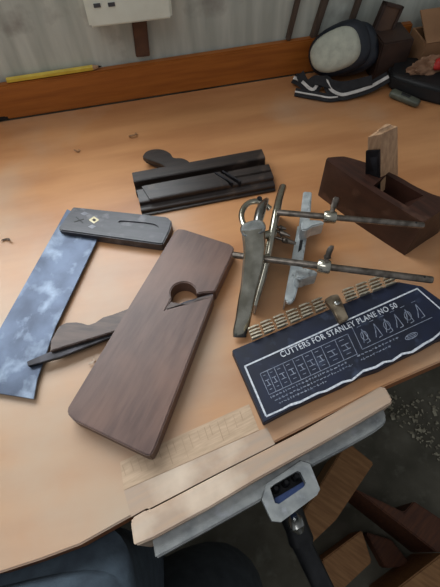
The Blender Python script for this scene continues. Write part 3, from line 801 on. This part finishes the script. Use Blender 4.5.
# ================================================================ KNEE PAD
def knee_pad():
    t = thing('knee_pad', 'grey and dark blue knee pad lying on crumpled black straps', 'knee pad', P(342, 92, 0))
    C = P(338, 50, .052); N = V(-.45, -.72, .52).normalized()
    X = V(.80, -.25, .42); X = (X - N * X.dot(N)).normalized(); Y = N.cross(X)
    if Y.z < 0: Y = -Y
    def dome(a, b, z0, bulge, thick, nm, m, c=C, lip=0):
        bm = bmesh.new(); R, S = 10, 32; rows = []
        for i in range(R + 1):
            f = i / R; row = []
            for k in range(S):
                th = 6.28318 * k / S
                cc, ss = math.cos(th), math.sin(th)
                x = math.copysign(abs(cc) ** .8, cc) * a * f; y = math.copysign(abs(ss) ** .8, ss) * b * f * (1 + .10 * cc)
                z = z0 + bulge * math.sqrt(max(0, 1 - f ** 2.6))
                row.append(bm.verts.new(c + X * x + Y * y + N * z)) if i else None
            if i: rows.append(row)
            else: top = bm.verts.new(c + N * (z0 + bulge))
        last = [bm.verts.new(v.co - N * thick) for v in rows[-1]]
        rows.append(last)
        for k in range(S): loopface(bm, (top, rows[0][k], rows[0][(k + 1) % S]))
        for i in range(len(rows) - 1):
            for k in range(S): loopface(bm, (rows[i][k], rows[i + 1][k], rows[i + 1][(k + 1) % S], rows[i][(k + 1) % S]))
        loopface(bm, last)
        return finish(bm, nm, m, t, smooth=True)
    dome(.036, .027, .010, .010, .008, 'pad_face', M['pad'], C - X * .004)['label'] = 'grey oval pad face'
    dome(.045, .034, -.004, .014, .020, 'pad_shell', M['padrim'], C + X * .001)
    dome(.040, .034, -.026, .016, .012, 'pad_back', M['padrim'], C + X * .016 - Y * .006)
    # zigzag straps
    def ribbon(pts, w, nm, m, tilt=.6, lift=0):
        sp = smooth_path(pts, 5); bm = bmesh.new(); rows = []
        ps = [P(x, y, h) for x, y, h in sp]
        for i, p in enumerate(ps):
            d = (ps[min(i + 1, len(ps) - 1)] - ps[max(i - 1, 0)]).normalized()
            n = V(-d.y, d.x, 0).normalized(); wv = (n * math.cos(tilt) + V(0, 0, 1) * math.sin(tilt)) * w / 2
            nn = d.cross(wv).normalized() * .0009; 
            if nn.dot(CAM - p) < 0: nn = -nn
            q = p + nn * lift
            rows.append([bm.verts.new(x) for x in (q - wv - nn, q + wv - nn, q + wv + nn, q - wv + nn)])
        for i in range(len(rows) - 1):
            for k in range(4): loopface(bm, (rows[i][k], rows[i][(k + 1) % 4], rows[i + 1][(k + 1) % 4], rows[i + 1][k]))
        loopface(bm, rows[0]); loopface(bm, rows[-1][::-1])
        return finish(bm, nm, m, t, smooth=True)
    z1 = [(294, 78, .012), (302, 82, .012), (312, 90, .010), (318, 84, .014), (326, 81, .018), (331, 90, .010), (341, 95, .008), (352, 93, .008), (362, 90, .010), (372, 86, .012), (388, 77, .018)]
    ribbon(z1, .016, 'strap', M['strap'])
    ribbon(z1, .0045, 'strap_stripe', M['strapw'], lift=1.6)['label'] = 'white stripe of the strap'
    z2 = [(295, 92, .006), (306, 94, .006), (318, 96, .006), (330, 98, .005), (345, 96, .005)]
    ribbon(z2, .012, 'strap', M['strap'])
    ribbon([(x, y, h) for x, y, h in z2], .0022, 'strap_stripe', M['strapw'], lift=1.6)['label'] = 'white stripe of the strap'
    ribbon([(300, 74, .02), (306, 84, .012), (316, 80, .02), (330, 84, .016), (345, 86, .014), (372, 80, .02)], .014, 'strap', M['strap'])
knee_pad()

# ================================================================ CLUTTER AT THE RIGHT
def clutter():
    # black tool bag
    bm = bmesh.new()
    q = [(387, 80), (394, 86), (418, 94), (446, 101), (470, 92), (476, 78), (440, 68), (404, 66), (390, 72)]
    tp = [P(x, y, .012) for x, y in q]
    add_prism(bm, [V(v.x, v.y, BH) for v in tp], [V(v.x, v.y + .006, BH + .026) for v in tp])
    tag(finish(bm, 'tool_pouch', M['black'], bevel=.006, seg=3, smooth=True), 'black soft pouch on the bench at the far right', 'pouch')
    # small folding knife
    a, b = P(391, 92.5, .006), P(419, 104, .006)
    t = thing('folding_knife', 'small grey-green folding knife beside the knee pad straps', 'knife', (a + b) / 2 - V(0, 0, .006))
    bm = bmesh.new(); d = (b - a).normalized()
    add_tube(bm, [a, a + d * .003, b - d * .003, b], [(.004, .006), (.0055, .0075), (.005, .007), (.003, .005)], 14, side=(0, 0, 1), power=3)
    finish(bm, 'handle', M['knife'], t, smooth=True)
    bm = bmesh.new(); m0 = a.lerp(b, .35) + V(0, 0, .0045); m1 = a.lerp(b, .65) + V(0, 0, .0045)
    add_tube(bm, [m0, m1], [(.002, .0035), (.002, .0035)], 10, side=(0, 0, 1)); finish(bm, 'grip', M['black'], t, smooth=True)
    # dark open wooden box with raised lid
    R = Matrix.Rotation(math.atan2(WD.y, WD.x), 3, 'Z')
    c = P(384, 62, .03); c.z = BH
    c += V(.008, .006, 0)
    t = thing('wooden_box', 'dark stained wooden box with raised lid behind the knee pad', 'box', c)
    bm = bmesh.new(); add_box(bm, c + V(.006, .018, .030), .050, .05, .060, R)
    finish(bm, 'box_body', M['darkbox'], t, bevel=.002)
    LR = R @ Matrix.Rotation(.32, 3, 'Y') @ Matrix.Rotation(-.2, 3, 'X')
    lc = Wp(387, 19, .022)
    bm = bmesh.new()
    for dx, dz, sx, sz in ((-.015, 0, .004, .040), (.015, 0, .004, .040), (0, .018, .034, .004), (0, -.018, .034, .004)):
        add_box(bm, lc + LR @ V(dx, 0, dz), sx, .008, sz, LR)
    l = finish(bm, 'lid_frame', M['darkbox'], t)
    bm = bmesh.new(); add_box(bm, lc, .028, .003, .036, LR)
    finish(bm, 'lid_panel', mat('lid_brown', (96, 70, 52), (74, 52, 40), 30, .6), t)
    # cardboard carton
    yw = A0.y
    c0 = P(428, 60, .02); c0.z = BH; c0.y = yw - .030
    t = thing('cardboard_carton', 'tan cardboard carton against the wall at the far right', 'carton', c0 + V(.05, 0, 0))
    bm = bmesh.new()
    for dx, dy, sx, sy in ((.055, .022, .15, .003), (.055, -.022, .15, .003), (-.0185, 0, .003, .041), (.1285, 0, .003, .041)):
        add_box(bm, c0 + V(dx, dy, .026), sx, sy, .052)
    add_box(bm, c0 + V(.055, 0, .0015), .144, .041, .003)
    finish(bm, 'carton_body', M['card'], t)
    bm = bmesh.new(); add_box(bm, c0 + V(.055, -.002, .066), .15, .05, .002, Matrix.Rotation(.55, 3, 'X'))
    finish(bm, 'carton_flap', M['card'], t)
    # crumpled paper sack
    bm = bmesh.new(); bmesh.ops.create_icosphere(bm, subdivisions=4, radius=1)
    c1 = P(424, 62, .03)
    for v in bm.verts:
        n = noise.noise(v.co * 2.2) * .30 + abs(noise.noise(v.co * 4.5 + V(3, 1, 2))) * .45
        v.co = v.co * (1 + n - .2)
        v.co = V(v.co.x * .042, v.co.y * .013, v.co.z * .024) + V(c1.x + .006, yw - .076, BH + .024)
        v.co.z = max(v.co.z, BH)
    tag(finish(bm, 'paper_sack', M['sack']), 'crumpled brown paper sack between black pouch and carton', 'paper sack')
    # red tool
    bm = bmesh.new(); a = P(433, 68, .034)
    add_tube(bm, [a, a + V(.006, .0, .004), a + V(.03, .004, .008), a + V(.06, .006, .004)], [.004, .0085, .0095, .006], 16)
    tag(finish(bm, 'red_handle', M['red'], smooth=True), 'red plastic tool handle on the black pouch at the right border', 'tool handle')
clutter()

# ================================================================ SHAVINGS ON THE BENCH
def shaving(x, y, r, label, turns=1.2, m=None):
    bm = bmesh.new(); p = P(x, y, 0); pts = []
    for k in range(14):
        a = k / 13 * turns * 6.28 + x
        pts.append(p + V(math.cos(a) * r * (1 - k / 30), math.sin(a) * r * .5 + k * r * .05, .0012 + .0016 * (1 + math.sin(a * 1.3))))
    add_tube(bm, pts, [(.0004, .0014)] * len(pts), 6, side=(0, 0, 1))
    tag(finish(bm, 'wood_shaving', m or M['shaving'], smooth=True), label, 'wood shaving', 'curled shavings on the bench')
shaving(134, 137, .007, 'curled shaving on the bench behind the small dark plane', .8)
shaving(6, 243, .006, 'dark shaving left of the try square blade at the photo edge', .6, M['walldark'])
shaving(92, 363, .004, 'tiny pale crumb between the wavy wedge and big brown plane', .6, M['maple'])
shaving(78, 152, .004, 'tiny shaving alone on the left of the bench behind the try square', .6)
bm = bmesh.new(); p = P(1, 118, .004); add_box(bm, p, .022, .008, .006, Matrix.Rotation(.2, 3, 'Z'))
tag(finish(bm, 'black_scrap', M['black'], bevel=.001), 'small black scrap by the backboard foot at the left border', 'scrap')

# ================================================================ LIGHT, WORLD, CAMERA
def area(name, loc, target, size, energy, col):
    ld = bpy.data.lights.new(name, 'AREA'); ld.shape = 'RECTANGLE'; ld.size, ld.size_y = size; ld.energy = energy; ld.color = col
    o = bpy.data.objects.new(name, ld); COL.objects.link(o); o.location = loc
    o.rotation_euler = (Vector(target) - Vector(loc)).to_track_quat('-Z', 'Y').to_euler()
area('window_daylight', ((WX0 + WX1) / 2, A0.y + BT + .10, (WZ0 + WZ1) / 2), ((WX0 + WX1) / 2, 0, (WZ0 + WZ1) / 2 - .0), (WX1 - WX0, WZ1 - WZ0), 19, (.90, .96, 1.0))
area('overhead_fill', (-.38, -.10, 2.1), (-.2, .10, BH), (.9, .4), 3.6, (.97, .98, 1.0))  # added overhead fill and sheen for the bench front, no known fixture
w = bpy.data.worlds.new('world'); SC.world = w; w.use_nodes = True
w.node_tree.nodes['Background'].inputs[0].default_value = (.90, .95, 1.0, 1)
w.node_tree.nodes['Background'].inputs[1].default_value = .27
cam = bpy.data.cameras.new('camera'); co = bpy.data.objects.new('camera', cam); COL.objects.link(co)
cam.sensor_fit = 'VERTICAL'; cam.sensor_height = 24; cam.lens = 24 * F / 587; cam.clip_start = .01; cam.clip_end = 50
co.matrix_world = Matrix.Translation(CAM) @ MM.to_4x4()
SC.camera = co
SC.view_settings.view_transform = 'Standard'; SC.view_settings.look = 'None'
SC.view_settings.gamma = 1; SC.view_settings.use_curve_mapping = False
SC.view_settings.exposure = 0.08
for o in bpy.data.objects:
    if '_b' in o: del o['_b']
